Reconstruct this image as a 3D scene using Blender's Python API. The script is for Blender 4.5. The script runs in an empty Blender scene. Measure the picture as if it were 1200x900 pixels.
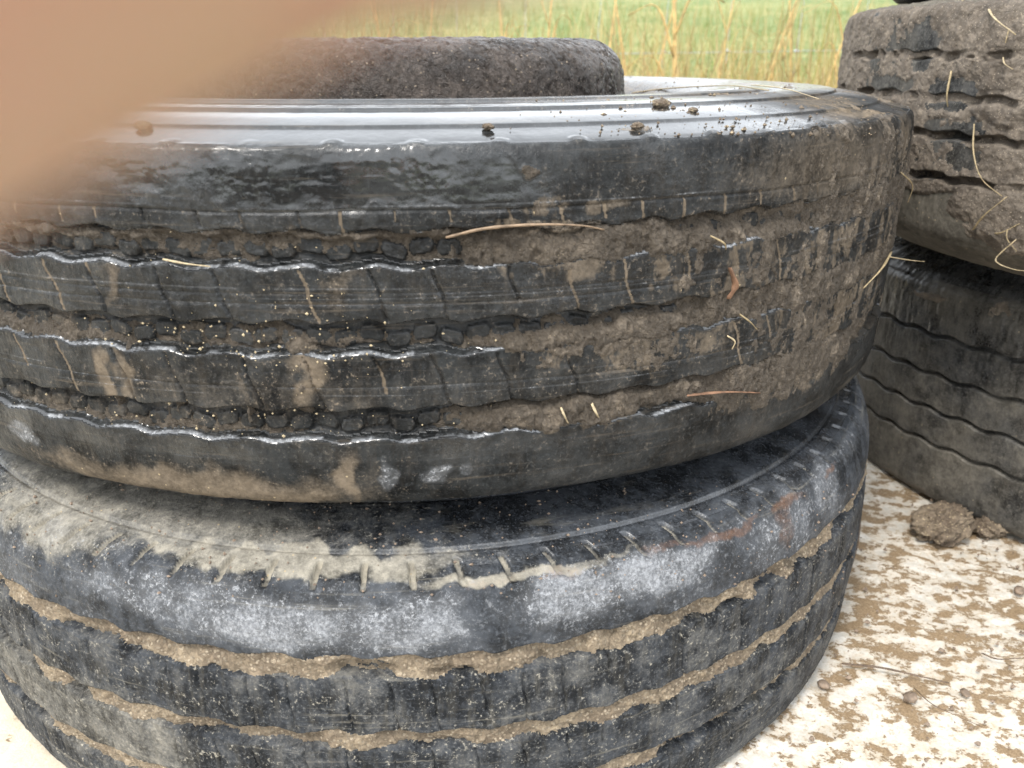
import bpy, math, random
import numpy as np
from mathutils import Vector, Matrix
R = math.radians
random.seed(7)
rng = np.random.default_rng(11)
scene = bpy.context.scene
col = scene.collection

# ---------------------------------------------------------------- camera, sky, sun, exposure
CAM = np.array([0.0, 0.0, 0.556]); PITCH = 0.388; FPX = 971.2
cd = bpy.data.cameras.new('camera'); cam = bpy.data.objects.new('camera', cd); col.objects.link(cam)
cam.location = CAM.tolist(); cam.rotation_euler = (math.pi/2 - PITCH, 0, 0)
cd.sensor_fit = 'HORIZONTAL'; cd.sensor_width = 36; cd.lens = 36*FPX/1200
cd.clip_start = 0.005; cd.clip_end = 500
cd.dof.use_dof = True; cd.dof.focus_distance = 0.60; cd.dof.aperture_fstop = 10.5
scene.camera = cam
SUN_EL, SUN_AZ = R(55), R(215)          # azimuth clockwise from +Y: high behind the camera
world = bpy.data.worlds.new('World'); scene.world = world; world.use_nodes = True
wt = world.node_tree; bgn = wt.nodes['Background']
sky = wt.nodes.new('ShaderNodeTexSky'); sky.sky_type = 'NISHITA'; sky.sun_disc = False
sky.sun_elevation = SUN_EL; sky.sun_rotation = SUN_AZ; sky.dust_density = 5.0; sky.air_density = 1.4; sky.ozone_density = 1.0
hs = wt.nodes.new('ShaderNodeHueSaturation'); hs.inputs['Saturation'].default_value = 0.40
wt.links.new(sky.outputs[0], hs.inputs['Color']); 
# thin bright cloud cover over the sky
tc = wt.nodes.new('ShaderNodeTexCoord'); cn = wt.nodes.new('ShaderNodeTexNoise'); cn.inputs['Scale'].default_value = 3.5; cn.inputs['Detail'].default_value = 5
wt.links.new(tc.outputs['Generated'], cn.inputs['Vector'])
cm = wt.nodes.new('ShaderNodeMapRange'); cm.inputs['From Min'].default_value = .35; cm.inputs['From Max'].default_value = .6; cm.inputs['To Min'].default_value = .55; cm.inputs['To Max'].default_value = .95
wt.links.new(cn.outputs['Fac'], cm.inputs['Value'])
cx = wt.nodes.new('ShaderNodeMix'); cx.data_type = 'RGBA'; wt.links.new(cm.outputs['Result'], cx.inputs[0]); wt.links.new(hs.outputs[0], cx.inputs[6]); cx.inputs[7].default_value = (8.6, 9.0, 9.5, 1)
wt.links.new(cx.outputs[2], bgn.inputs['Color'])
bgn.inputs['Strength'].default_value = 0.15
sd = bpy.data.lights.new('sun', 'SUN'); sun = bpy.data.objects.new('sun', sd); col.objects.link(sun)
sd.energy = 1.5; sd.angle = R(12); sd.color = (1.0, 0.95, 0.88)
sv = Vector((math.sin(SUN_AZ)*math.cos(SUN_EL), math.cos(SUN_AZ)*math.cos(SUN_EL), math.sin(SUN_EL)))
sun.rotation_euler = sv.to_track_quat('Z', 'Y').to_euler()
scene.view_settings.view_transform = 'Standard'; scene.view_settings.look = 'None'
scene.view_settings.gamma = 1; scene.view_settings.use_curve_mapping = False
scene.view_settings.exposure = 1.0

# ---------------------------------------------------------------- helpers
def tag(o, label=None, cat=None, group=None, kind=None):
    if label: o['label'] = label
    if cat: o['category'] = cat
    if group: o['group'] = group
    if kind: o['kind'] = kind
    return o
def empty(name, loc, rot=(0, 0, 0)):
    o = bpy.data.objects.new(name, None); col.objects.link(o); o.location = loc; o.rotation_euler = rot
    o.empty_display_size = 0.05
    return o
def link_mesh(name, me, mat=None, parent=None):
    o = bpy.data.objects.new(name, me); col.objects.link(o)
    if mat: me.materials.append(mat)
    if parent: o.parent = parent
    return o
def np_mesh(name, V, quads=None, tris=None, smooth=True, attrs=None):
    me = bpy.data.meshes.new(name)
    nq = 0 if quads is None else len(quads); nt = 0 if tris is None else len(tris)
    loops = []
    if nq: loops.append(np.asarray(quads).ravel())
    if nt: loops.append(np.asarray(tris).ravel())
    loops = np.concatenate(loops).astype(np.int32)
    me.vertices.add(len(V)); me.vertices.foreach_set('co', np.asarray(V, np.float32).ravel())
    me.loops.add(len(loops)); me.loops.foreach_set('vertex_index', loops)
    me.polygons.add(nq+nt)
    st = np.concatenate([np.arange(nq)*4, nq*4+np.arange(nt)*3]).astype(np.int32)
    tot = np.concatenate([np.full(nq, 4), np.full(nt, 3)]).astype(np.int32)
    me.polygons.foreach_set('loop_start', st); me.polygons.foreach_set('loop_total', tot)
    me.update(calc_edges=True)
    me.polygons.foreach_set('use_smooth', np.full(nq+nt, smooth, dtype=bool))
    for k, a in (attrs or {}).items():
        a = np.asarray(a, np.float32)
        if a.ndim == 1:
            at = me.attributes.new(k, 'FLOAT', 'POINT'); at.data.foreach_set('value', a)
        else:
            at = me.attributes.new(k, 'FLOAT_COLOR', 'POINT'); at.data.foreach_set('color', a.ravel())
    return me
def hash2(ix, iy, seed):
    h = (ix.astype(np.int64)*374761393 + iy.astype(np.int64)*668265263 + seed*974634777) & 0xffffffff
    h = ((h ^ (h >> 13))*1274126177) & 0xffffffff
    h = (h ^ (h >> 16))
    return (h & 0xffff)/65535.0
def vn(x, y, seed=0):
    x0 = np.floor(x); y0 = np.floor(y); fx = x-x0; fy = y-y0
    fx = fx*fx*(3-2*fx); fy = fy*fy*(3-2*fy)
    a = hash2(x0, y0, seed); b = hash2(x0+1, y0, seed); c = hash2(x0, y0+1, seed); d = hash2(x0+1, y0+1, seed)
    return (a*(1-fx)+b*fx)*(1-fy)+(c*(1-fx)+d*fx)*fy
def fbm(x, y, f, octv=4, seed=0, gain=0.5):
    s = 0; amp = 1; t = 0
    for k in range(octv):
        s = s+amp*vn(x*f+17.3*k, y*f+5.1*k, seed+k); t += amp; amp *= gain; f *= 2.03
    return s/t
def sst(e0, e1, x):
    t = np.clip((x-e0)/(e1-e0), 0, 1); return t*t*(3-2*t)

# ---------------------------------------------------------------- materials
def nmat(name):
    m = bpy.data.materials.new(name); m.use_nodes = True
    nt = m.node_tree; p = nt.nodes['Principled BSDF']
    return m, nt, p
class NG:
    """small node helper"""
    def __init__(s, nt): s.nt = nt
    def n(s, t, **kw):
        o = s.nt.nodes.new(t)
        for k, v in kw.items(): setattr(o, k, v)
        return o
    def l(s, a, b): s.nt.links.new(a, b)
    def obj(s):
        return s.n('ShaderNodeTexCoord').outputs['Object']
    def noise(s, scale, detail=4, rough=0.6, vec=None, dist=0):
        o = s.n('ShaderNodeTexNoise'); o.inputs['Scale'].default_value = scale
        o.inputs['Detail'].default_value = detail; o.inputs['Roughness'].default_value = rough
        o.inputs['Distortion'].default_value = dist
        if vec is not None: s.l(vec, o.inputs['Vector'])
        return o.outputs['Fac']
    def voro(s, scale, vec=None, out='Distance', feature='F1'):
        o = s.n('ShaderNodeTexVoronoi'); o.feature = feature; o.inputs['Scale'].default_value = scale
        if vec is not None: s.l(vec, o.inputs['Vector'])
        return o.outputs[out]
    def mr(s, v, a, b, c=0.0, d=1.0, smooth=True):
        o = s.n('ShaderNodeMapRange'); o.interpolation_type = 'SMOOTHSTEP' if smooth else 'LINEAR'
        s.l(v, o.inputs['Value'])
        for k, x in zip(('From Min', 'From Max', 'To Min', 'To Max'), (a, b, c, d)): o.inputs[k].default_value = x
        return o.outputs['Result']
    def math(s, op, a, b=None, clamp=False):
        o = s.n('ShaderNodeMath', operation=op); o.use_clamp = clamp
        for i, x in enumerate((a, b)):
            if x is None: continue
            if isinstance(x, (int, float)): o.inputs[i].default_value = x
            else: s.l(x, o.inputs[i])
        return o.outputs[0]
    def mix(s, f, a, b):
        o = s.n('ShaderNodeMix', data_type='RGBA')
        for sock, x in ((o.inputs[0], f), (o.inputs[6], a), (o.inputs[7], b)):
            if isinstance(x, (int, float)): sock.default_value = x
            elif isinstance(x, tuple): sock.default_value = (*x, 1)
            else: s.l(x, sock)
        return o.outputs[2]
    def bump(s, h, strength, dist, prev=None):
        o = s.n('ShaderNodeBump'); o.inputs['Strength'].default_value = strength; o.inputs['Distance'].default_value = dist
        s.l(h, o.inputs['Height'])
        if prev is not None: s.l(prev, o.inputs['Normal'])
        return o.outputs[0]
    def mapv(s, vec, sc):
        o = s.n('ShaderNodeMapping'); o.inputs['Scale'].default_value = sc; s.l(vec, o.inputs['Vector']); return o.outputs[0]

def rubber_mat(name, dustcol, dark=(0.016, 0.017, 0.018), chalk_sheen_col=(0.30, 0.31, 0.325), rustcol=(0.145, 0.072, 0.038)):
    m, nt, p = nmat(name); g = NG(nt); v = g.obj()
    at = g.n('ShaderNodeAttribute', attribute_name='paint')     # r mud nearby, g dust, b chalk, alpha rust
    sep = g.n('ShaderNodeSeparateColor'); g.l(at.outputs['Color'], sep.inputs[0])
    dust, chalk_sheen, near, rust = sep.outputs[1], sep.outputs[2], sep.outputs[0], at.outputs['Alpha']
    wet = g.n('ShaderNodeAttribute', attribute_name='wet').outputs['Fac']
    nb = g.noise(38, 6, 0.7, v); nf = g.noise(420, 5, 0.75, v); nm = g.noise(130, 5, 0.7, v)
    streak = g.noise(160, 4, 0.7, g.mapv(v, (1, 1, 0.13)))
    base = g.mix(g.mr(nb, .38, .62), tuple(c*.6 for c in dark), tuple(c*2.6 for c in dark))
    base = g.mix(g.math('MULTIPLY', g.mr(nf, .52, .62), .5), base, tuple(c*5 for c in dark))
    d1 = g.math('ADD', g.math('MULTIPLY', nb, .55), g.math('MULTIPLY', nf, .45))
    dd = g.math('SUBTRACT', g.math('ADD', d1, dust), 0.98)
    dfac = g.math('MAXIMUM', g.mr(dd, -.10, .40), g.math('MULTIPLY', g.mr(g.math('ADD', nf, g.math('MULTIPLY', nm, .6)), .88, 1.02), g.mr(dust, .05, .5)))
    d2 = g.mix(g.mr(nm, .35, .65), tuple(c*.62 for c in dustcol), dustcol)
    c = g.mix(g.math('MULTIPLY', dfac, .80), base, d2)
    # thin overall film
    c = g.mix(g.math('MULTIPLY', g.mr(streak, .45, .75), g.math('MULTIPLY', dust, .45)), c, tuple(x*.55 for x in dustcol))
    # pale sand grains sticking to the surface
    vd = g.voro(330, v); vr = g.voro(330, v, 'Color')
    vs = g.n('ShaderNodeSeparateColor'); g.l(vr, vs.inputs[0])
    gr = g.math('MULTIPLY', g.math('LESS_THAN', vd, .26), g.math('GREATER_THAN', g.math('ADD', vs.outputs[0], g.math('MULTIPLY', g.math('MULTIPLY', dust, nb), .36)), 1.10))
    c = g.mix(g.math('MULTIPLY', gr, .8), c, (.40, .32, .20))
    # rubbed rings running round the tread
    ring = g.noise(9, 5, .7, g.mapv(v, (1, 1, 26)))
    c = g.mix(g.math('MULTIPLY', g.mr(ring, .56, .74), .30), c, tuple(x*.9 for x in dustcol))
    # chalky mineral bloom, speckled; also carries painted-in sky sheen
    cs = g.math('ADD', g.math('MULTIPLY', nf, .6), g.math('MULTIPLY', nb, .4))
    cf = g.mr(g.math('SUBTRACT', g.math('ADD', cs, g.math('MULTIPLY', chalk_sheen, .36)), .86), -.12, .16)
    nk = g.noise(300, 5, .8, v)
    cf = g.math('ADD', cf, g.math('MULTIPLY', g.mr(chalk_sheen, .3, 1.0), .30))
    cf = g.math('ADD', g.math('MULTIPLY', cf, .75), g.math('MULTIPLY', g.math('MULTIPLY', g.mr(nk, .53, .62), g.mr(nm, .42, .58)), g.mr(chalk_sheen, .3, .85)), clamp=True)
    c = g.mix(g.math('MULTIPLY', cf, g.mr(chalk_sheen, .02, .25)), c, chalk_sheen_col)
    c = g.mix(g.math('MULTIPLY', g.mr(g.math('ADD', rust, g.math('MULTIPLY', g.math('ADD', nm, nf), .5)), .80, 1.35), .8), c, rustcol)
    g.l(c, p.inputs['Base Color'])
    ro = g.math('SUBTRACT', .60, g.math('MULTIPLY', wet, .50))
    ro = g.math('ADD', ro, g.math('MULTIPLY', g.math('MULTIPLY', g.math('SUBTRACT', nm, .5), .4), g.mr(wet, .8, .97, 1, .1)))
    ro = g.math('ADD', ro, g.math('MULTIPLY', dfac, .28))
    ro = g.math('ADD', ro, g.math('MULTIPLY', cf, .2), clamp=True)
    g.l(g.mr(ro, .08, .95, .08, .95, False), p.inputs['Roughness'])
    p.inputs['IOR'].default_value = 1.5
    g.l(g.mr(g.math('ADD', wet, g.math('MULTIPLY', g.math('SUBTRACT', nm, .5), .8)), .1, .8, .10, .55), p.inputs['Specular IOR Level'])
    g.l(g.mr(wet, .45, .95, 0, .5), p.inputs['Coat Weight']); p.inputs['Coat Roughness'].default_value = .10; p.inputs['Coat IOR'].default_value = 1.5
    dry = g.mr(wet, .55, .9, 1, .12)
    wr = g.math('MULTIPLY', g.mr(g.noise(14, 3, .5, v), .45, .62), g.mr(wet, .97, .9))
    wrk = g.noise(430, 3, .6, g.mapv(v, (1, 1, .6)), .2)
    h = g.math('ADD', g.math('MULTIPLY', nf, .5), g.math('ADD', nm, g.math('MULTIPLY', streak, .8)))
    h = g.math('ADD', g.math('MULTIPLY', h, dry), g.math('MULTIPLY', g.math('MULTIPLY', wrk, wr), .45))
    b = g.bump(h, .75, .0014)
    b = g.bump(gr, .5, .0006, b)
    g.l(b, p.inputs['Normal'])
    return m
def mud_mat(name, a, b, grain=(.5, .4, .26), rough=.75, grains=.35, bump=.9, gscale=420, wetdark=False):
    m, nt, p = nmat(name); g = NG(nt); v = g.obj()
    nb = g.noise(28, 5, .65, v); nf = g.noise(260, 6, .75, v); nm = g.noise(95, 4, .7, v)
    c = g.mix(g.mr(nb, .35, .65), a, b)
    c = g.mix(g.mr(nm, .3, .62, .55, 0), c, tuple(x*.45 for x in a))
    vr = g.voro(gscale, v, 'Color'); vd = g.voro(gscale, v)
    vs = g.n('ShaderNodeSeparateColor'); g.l(vr, vs.inputs[0])
    gr = g.math('MULTIPLY', g.math('LESS_THAN', vd, .42), g.math('GREATER_THAN', vs.outputs[0], 1-grains))
    gc = g.mix(vs.outputs[1], tuple(x*.6 for x in grain), tuple(min(.8, x*1.35) for x in grain))
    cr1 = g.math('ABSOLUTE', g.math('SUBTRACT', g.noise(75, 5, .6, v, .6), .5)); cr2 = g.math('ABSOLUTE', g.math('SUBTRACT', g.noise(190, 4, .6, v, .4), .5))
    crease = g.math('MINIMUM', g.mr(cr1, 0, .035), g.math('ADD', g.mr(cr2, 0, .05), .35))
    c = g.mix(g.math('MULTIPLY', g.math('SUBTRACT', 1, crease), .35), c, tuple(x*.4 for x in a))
    c = g.mix(gr, c, gc)
    pa = g.n('ShaderNodeAttribute', attribute_name='paint'); ps = g.n('ShaderNodeSeparateColor'); g.l(pa.outputs['Color'], ps.inputs[0])
    if wetdark: c = g.mix(g.mr(g.math('ADD', ps.outputs[1], g.math('MULTIPLY', g.math('ADD', nb, nm), .45)), .85, 1.35, .75, 0), c, tuple(x*.55 for x in a))
    g.l(c, p.inputs['Base Color'])
    g.l(g.mr(nm, .3, .7, rough-.2, min(1, rough+.15)), p.inputs['Roughness'])
    h = g.math('ADD', g.math('ADD', g.math('ADD', g.math('MULTIPLY', crease, .35), g.math('MULTIPLY', nf, 1.2)), g.math('MULTIPLY', nm, 1.3)), g.math('MULTIPLY', gr, .25))
    g.l(g.bump(h, bump, .0030), p.inputs['Normal'])
    return m
def plain_mat(name, colr, rough=.6, var=.35, scale=60, bump=.3, dist=.001, stretch=None):
    m, nt, p = nmat(name); g = NG(nt); v = g.obj()
    if stretch: v = g.mapv(v, stretch)
    n = g.noise(scale, 5, .65, v)
    g.l(g.mix(g.mr(n, .3, .7), tuple(x*(1-var) for x in colr), tuple(min(1, x*(1+var)) for x in colr)), p.inputs['Base Color'])
    p.inputs['Roughness'].default_value = rough
    g.l(g.bump(n, bump, dist), p.inputs['Normal'])
    return m
M_rub_u = rubber_mat('wet_worn_rubber', (.215, .172, .125), dark=(.0085, .0092, .0095))
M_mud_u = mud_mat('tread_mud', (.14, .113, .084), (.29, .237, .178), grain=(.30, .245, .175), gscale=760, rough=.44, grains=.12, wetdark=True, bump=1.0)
M_rub_l = rubber_mat('weathered_rubber', (.42, .385, .31), dark=(.018, .020, .023))
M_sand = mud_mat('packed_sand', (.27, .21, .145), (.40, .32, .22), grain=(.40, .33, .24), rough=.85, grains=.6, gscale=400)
M_rub_r = rubber_mat('dusty_rubber', (.20, .18, .145), dark=(.019, .020, .021))
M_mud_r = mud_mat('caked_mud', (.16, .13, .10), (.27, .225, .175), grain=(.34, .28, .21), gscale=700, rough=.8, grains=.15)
M_dimple = mud_mat('dried_dark_mud', (.045, .036, .030), (.105, .083, .068), grain=(.25, .2, .15), rough=.30, grains=.05, bump=.9)
M_liner = plain_mat('inner_rubber', (.02, .02, .02), .7)

# ---------------------------------------------------------------- tyres
class Tyre:
    """Surface of revolution on a fine grid; phi = 0 faces -Y (towards the camera), s runs down the profile."""
    def __init__(s, c, tilt, zt, H, Rad, top, bot, bead=.288, sq=0., tap=0.):
        s.c = np.array([c[0], c[1]]); s.zt = zt; s.H = H; s.R = Rad; s.tilt = tilt
        k = Rad/.5
        pts = [(bead, -.05), (bead+.002, -.022), (bead+.012, -.004), (.325, top*.65), (.365, top), (.415, top*.90), (.455, top*.62), (.480, top*.22),
               (.4895+.004*sq, -.0004), (.4955+.0035*sq, -.006+.003*sq), (.4985+.0030*sq, -.016+.004*sq), (.500+.002*sq, -.035), (.5012, -H*.5), (.500, -H+.035), (.4985, -H+.016), (.4955, -H+.006), (.4895, -H+.0004),
               (.480, -H-bot*.16), (.455, -H-bot*.55), (.415, -H-bot*.92), (.365, -H-bot), (.325, -H-bot*.65), (bead+.012, -H+.004), (bead+.002, -H+.022), (bead, -H+.05)]
        P = np.array([(a*k-tap*float(np.clip(1+b/.05, 0, 1))*(a > .3), b) for a, b in pts])
        # smooth curve through the points
        ext = np.vstack([2*P[0]-P[1], P, 2*P[-1]-P[-2]]); out = []
        for i in range(1, len(ext)-2):
            p0, p1, p2, p3 = ext[i-1:i+3]
            L = np.linalg.norm(p2-p1); n = max(2, int(L/.0004)); t = np.linspace(0, 1, n, endpoint=False)[:, None]
            m1 = (p2-p0)/max(1e-6, np.linalg.norm(p2-p0))*L; m2 = (p3-p1)/max(1e-6, np.linalg.norm(p3-p1))*L
            out.append((2*t**3-3*t**2+1)*p1+(t**3-2*t**2+t)*m1+(-2*t**3+3*t**2)*p2+(t**3-t**2)*m2)
        C = np.vstack(out+[P[-1:]])
        d = np.r_[0, np.cumsum(np.linalg.norm(np.diff(C, axis=0), axis=1))]
        s.C, s.S = C, d
        i0 = np.argmin(np.hypot(C[:, 0]-(.4895+.004*sq)*k+tap, C[:, 1]+.0004)); s.s0 = d[i0]          # top shoulder
        i1 = np.argmin(np.hypot(C[:, 0]-.4895*k, C[:, 1]+H-.0004)); s.s1 = d[i1]        # bottom shoulder
    def prof(s, sv):
        return np.interp(sv, s.S, s.C[:, 0]), np.interp(sv, s.S, s.C[:, 1])
    def surf(s, a, sv, off=0.0):
        """world point on the tyre at arc a and profile length sv"""
        r, z = s.prof(sv); r = r+off; ph = a/s.R
        x = r*math.sin(ph); y = -r*math.cos(ph)
        return Vector((s.c[0]+x, s.c[1]+y, s.zt+z-s.tilt[0]*x-s.tilt[1]*y))
    def pick(s, px, py):
        """where a point seen in the photograph lies on this tyre: (arc, profile length)"""
        cp, sp = math.cos(PITCH), math.sin(PITCH)
        d = np.array([(px-600)/FPX, cp-sp*(py-450)/FPX, -sp-cp*(py-450)/FPX])
        t = np.linspace(.3, 1.7, 2801)[:, None]; q = CAM+d*t
        x = q[:, 0]-s.c[0]; y = q[:, 1]-s.c[1]; r = np.hypot(x, y); z = q[:, 2]-s.zt+s.tilt[0]*x+s.tilt[1]*y
        half = s.S < (s.s0+s.s1)/2
        zt = np.interp(r, s.C[half][:, 0], s.C[half][:, 1]) if True else 0
        rt = np.interp(-z, -s.C[:, 1][(s.S > s.s0) & (s.S < s.s1)], s.C[:, 0][(s.S > s.s0) & (s.S < s.s1)])
        ins = (z < zt) & (z > -s.H) & (r < np.where(z < -.001, rt, s.R)) & (r > .28*s.R/.5)
        i = int(np.argmax(ins))
        if not ins[i]: i = int(np.argmin(np.abs(r-s.R)+np.maximum(0, -s.H-z)+np.maximum(0, z)))
        ph = math.atan2(x[i], -y[i])
        j = int(np.argmin(np.hypot(s.C[:, 0]-r[i], s.C[:, 1]-z[i])))
        return ph*s.R, float(s.S[j])
    def blobs(s, A, Sg, lst, wob=.008, seed=3, soft=.45):
        out = np.zeros_like(A)
        wa = A+(fbm(A, Sg, 60, 3, seed)-.5)*2*wob; ws = Sg+(fbm(A, Sg, 60, 3, seed+40)-.5)*2*wob*.7
        for (px, py, rx, ry, amp) in lst:
            a0, s0 = s.pick(px, py)
            ra = abs(s.pick(px+rx*.5, py)[0]-s.pick(px-rx*.5, py)[0]); rs = abs(s.pick(px, py+ry*.5)[1]-s.pick(px, py-ry*.5)[1])
            ra = max(ra, .004); rs = max(rs, .003)
            d = np.sqrt(((wa-a0)/ra)**2+((ws-s0)/rs)**2)
            out = np.maximum(out, amp*(1-sst(1-soft, 1+soft, d)))
        return out
    def build(s, name, label, group, arc, da, ds, fn, m_rub, m_mud, crust='mud_crust', side=.0028):
        zb = s.zt-s.H
        n = np.array([s.tilt[0], s.tilt[1], 1.0]); n /= np.linalg.norm(n)
        root = empty(name, (s.c[0]-n[0]*s.H, s.c[1]-n[1]*s.H, s.zt-n[2]*s.H), (-math.asin(n[1]), math.asin(n[0]), 0))
        tag(root, label, 'tyre', group)
        a0, a1 = R(arc[0])*s.R, R(arc[1])*s.R
        fine = np.arange(a0, a1, da); rest = 2*math.pi*s.R-(a1-a0); nr = int(rest/.007)
        acol = np.r_[fine, a1+np.arange(nr)*rest/nr]
        acolw = (acol+math.pi*s.R) % (2*math.pi*s.R)-math.pi*s.R
        rows = np.r_[np.arange(0, s.s0-.012, side), np.arange(s.s0-.012, s.s1+.012, ds), np.arange(s.s1+.012, s.S[-1], .004), s.S[-1]]
        nc, nrw = len(acol), len(rows)
        A, Sg = np.meshgrid(acolw, rows); A = A.ravel(); Sg = Sg.ravel()
        r, z = s.prof(Sg)
        rp, zp = s.prof(Sg+.0006); rm, zm = s.prof(Sg-.0006)
        tx, tz = rp-rm, zp-zm; L = np.hypot(tx, tz)+1e-9; nx, nz = -tz/L, tx/L      # outward normal of the profile
        if True:
            disp, mud, paint, wet = fn(s, A, Sg, r, z)
        ph = A/s.R
        rr = r+nx*disp; zz = z+nz*disp+s.H
        V = np.stack([rr*np.sin(ph), -rr*np.cos(ph), zz], 1)
        i = np.arange(nrw-1)[:, None]; j = np.arange(nc)[None]; j2 = (j+1) % nc
        Q = np.stack([i*nc+j, (i+1)*nc+j, (i+1)*nc+j2, i*nc+j2], -1).reshape(-1, 4)
        fm = mud[Q].mean(1) > .5
        rowid = np.repeat(np.arange(nrw-1), nc)
        k0 = np.searchsorted(rows, s.s0-.004); k1 = np.searchsorted(rows, s.s1+.004); kb = np.searchsorted(rows, .035); kb2 = np.searchsorted(rows, s.S[-1]-.035)
        fm &= (rowid >= k0) & (rowid < k1); side_v = (Sg < rows[k0]) | (Sg > rows[k1]); paint[:, 1] = np.where(side_v, np.maximum(paint[:, 1], mud*.95), paint[:, 1])
        sets = [('tread', (rowid >= k0) & (rowid < k1) & ~fm, m_rub), ('sidewall', (rowid >= kb) & (rowid < k0) & ~fm, m_rub),
                ('sidewall', (rowid >= k1) & (rowid < kb2) & ~fm, m_rub), ('bead', (rowid < kb) & ~fm, m_rub), ('bead', (rowid >= kb2) & ~fm, m_rub),
                (crust, fm, m_mud)]
        for nm, sel, mt in sets:
            if sel.sum() < 20: continue
            q = Q[sel]; u, inv = np.unique(q, return_inverse=True); q = inv.reshape(-1, 4)
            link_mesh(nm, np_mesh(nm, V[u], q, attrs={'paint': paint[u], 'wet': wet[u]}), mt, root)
        # inner liner
        k = s.R/.5
        pr = [(.288, s.H-.045), (.34, s.H-.012+.0), (.42, s.H-.012), (.472, s.H-.035), (.484, s.H*.5), (.472, .035), (.42, .012), (.34, .012), (.288, .045)]
        ng = 120; V = [(a*k*math.sin(t*2*math.pi/ng), -a*k*math.cos(t*2*math.pi/ng), b) for a, b in pr for t in range(ng)]
        Q = [(i*ng+j, i*ng+(j+1) % ng, (i+1)*ng+(j+1) % ng, (i+1)*ng+j) for i in range(len(pr)-1) for j in range(ng)]
        link_mesh('inner_liner', np_mesh('inner_liner', V, np.array(Q)), M_liner, root)
        return root

def groove(z, a, zc, w, depth, amp, P, ph=0., lip=.0022, lip2=.0035):
    """depth below the rib of one wavy circumferential groove and its centre-relative coordinate"""
    zig = amp*(np.sin(2*np.pi*a/P+ph)+.25*np.sin(4*np.pi*a/P+ph*1.7))
    u = -(z)-zc-zig                 # + = below centre
    up = sst(-w/2-.0008, -w/2+lip, u); dn = 1-sst(w/2-lip2, w/2+.0012, u)
    return depth*up*dn, u
def links(u, a, h, P=.0165):
    k = np.floor(a/P); fa = (a/P-k-.5)*P; off = np.where(k % 2 == 0, .0012, -.0012)
    hx = np.maximum(np.abs(u-off)/.0056, (np.abs(fa)+.50*np.abs(u-off))/(P*.545))
    v_ = np.abs(u-off); af = np.abs(fa); e = np.minimum(np.minimum(.0052-v_, (P*.53-af-.45*v_)*.9), P*.5-af)
    return h*sst(.0003, .0012, e)
def sipes(a, z, z0, z1, P, slant, w, depth, seed):
    k = np.floor((a-slant*(-z-z0))/P); f = (a-slant*(-z-z0))/P-k
    rnd = hash2(k, k*0, seed); rnd2 = hash2(k, k*0+9, seed)
    d = np.abs(f-.5-(rnd-.5)*.3+.02*np.sin(z*250+k))*P
    t = (-z-z0)/(z1-z0)
    ext = np.where(rnd2 > .45, 1.0, .45+rnd*.3)
    return depth*(1-sst(w*.35, w, d))*sst(-.02, .03, t)*(1-sst(ext-.05, ext, t))

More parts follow.
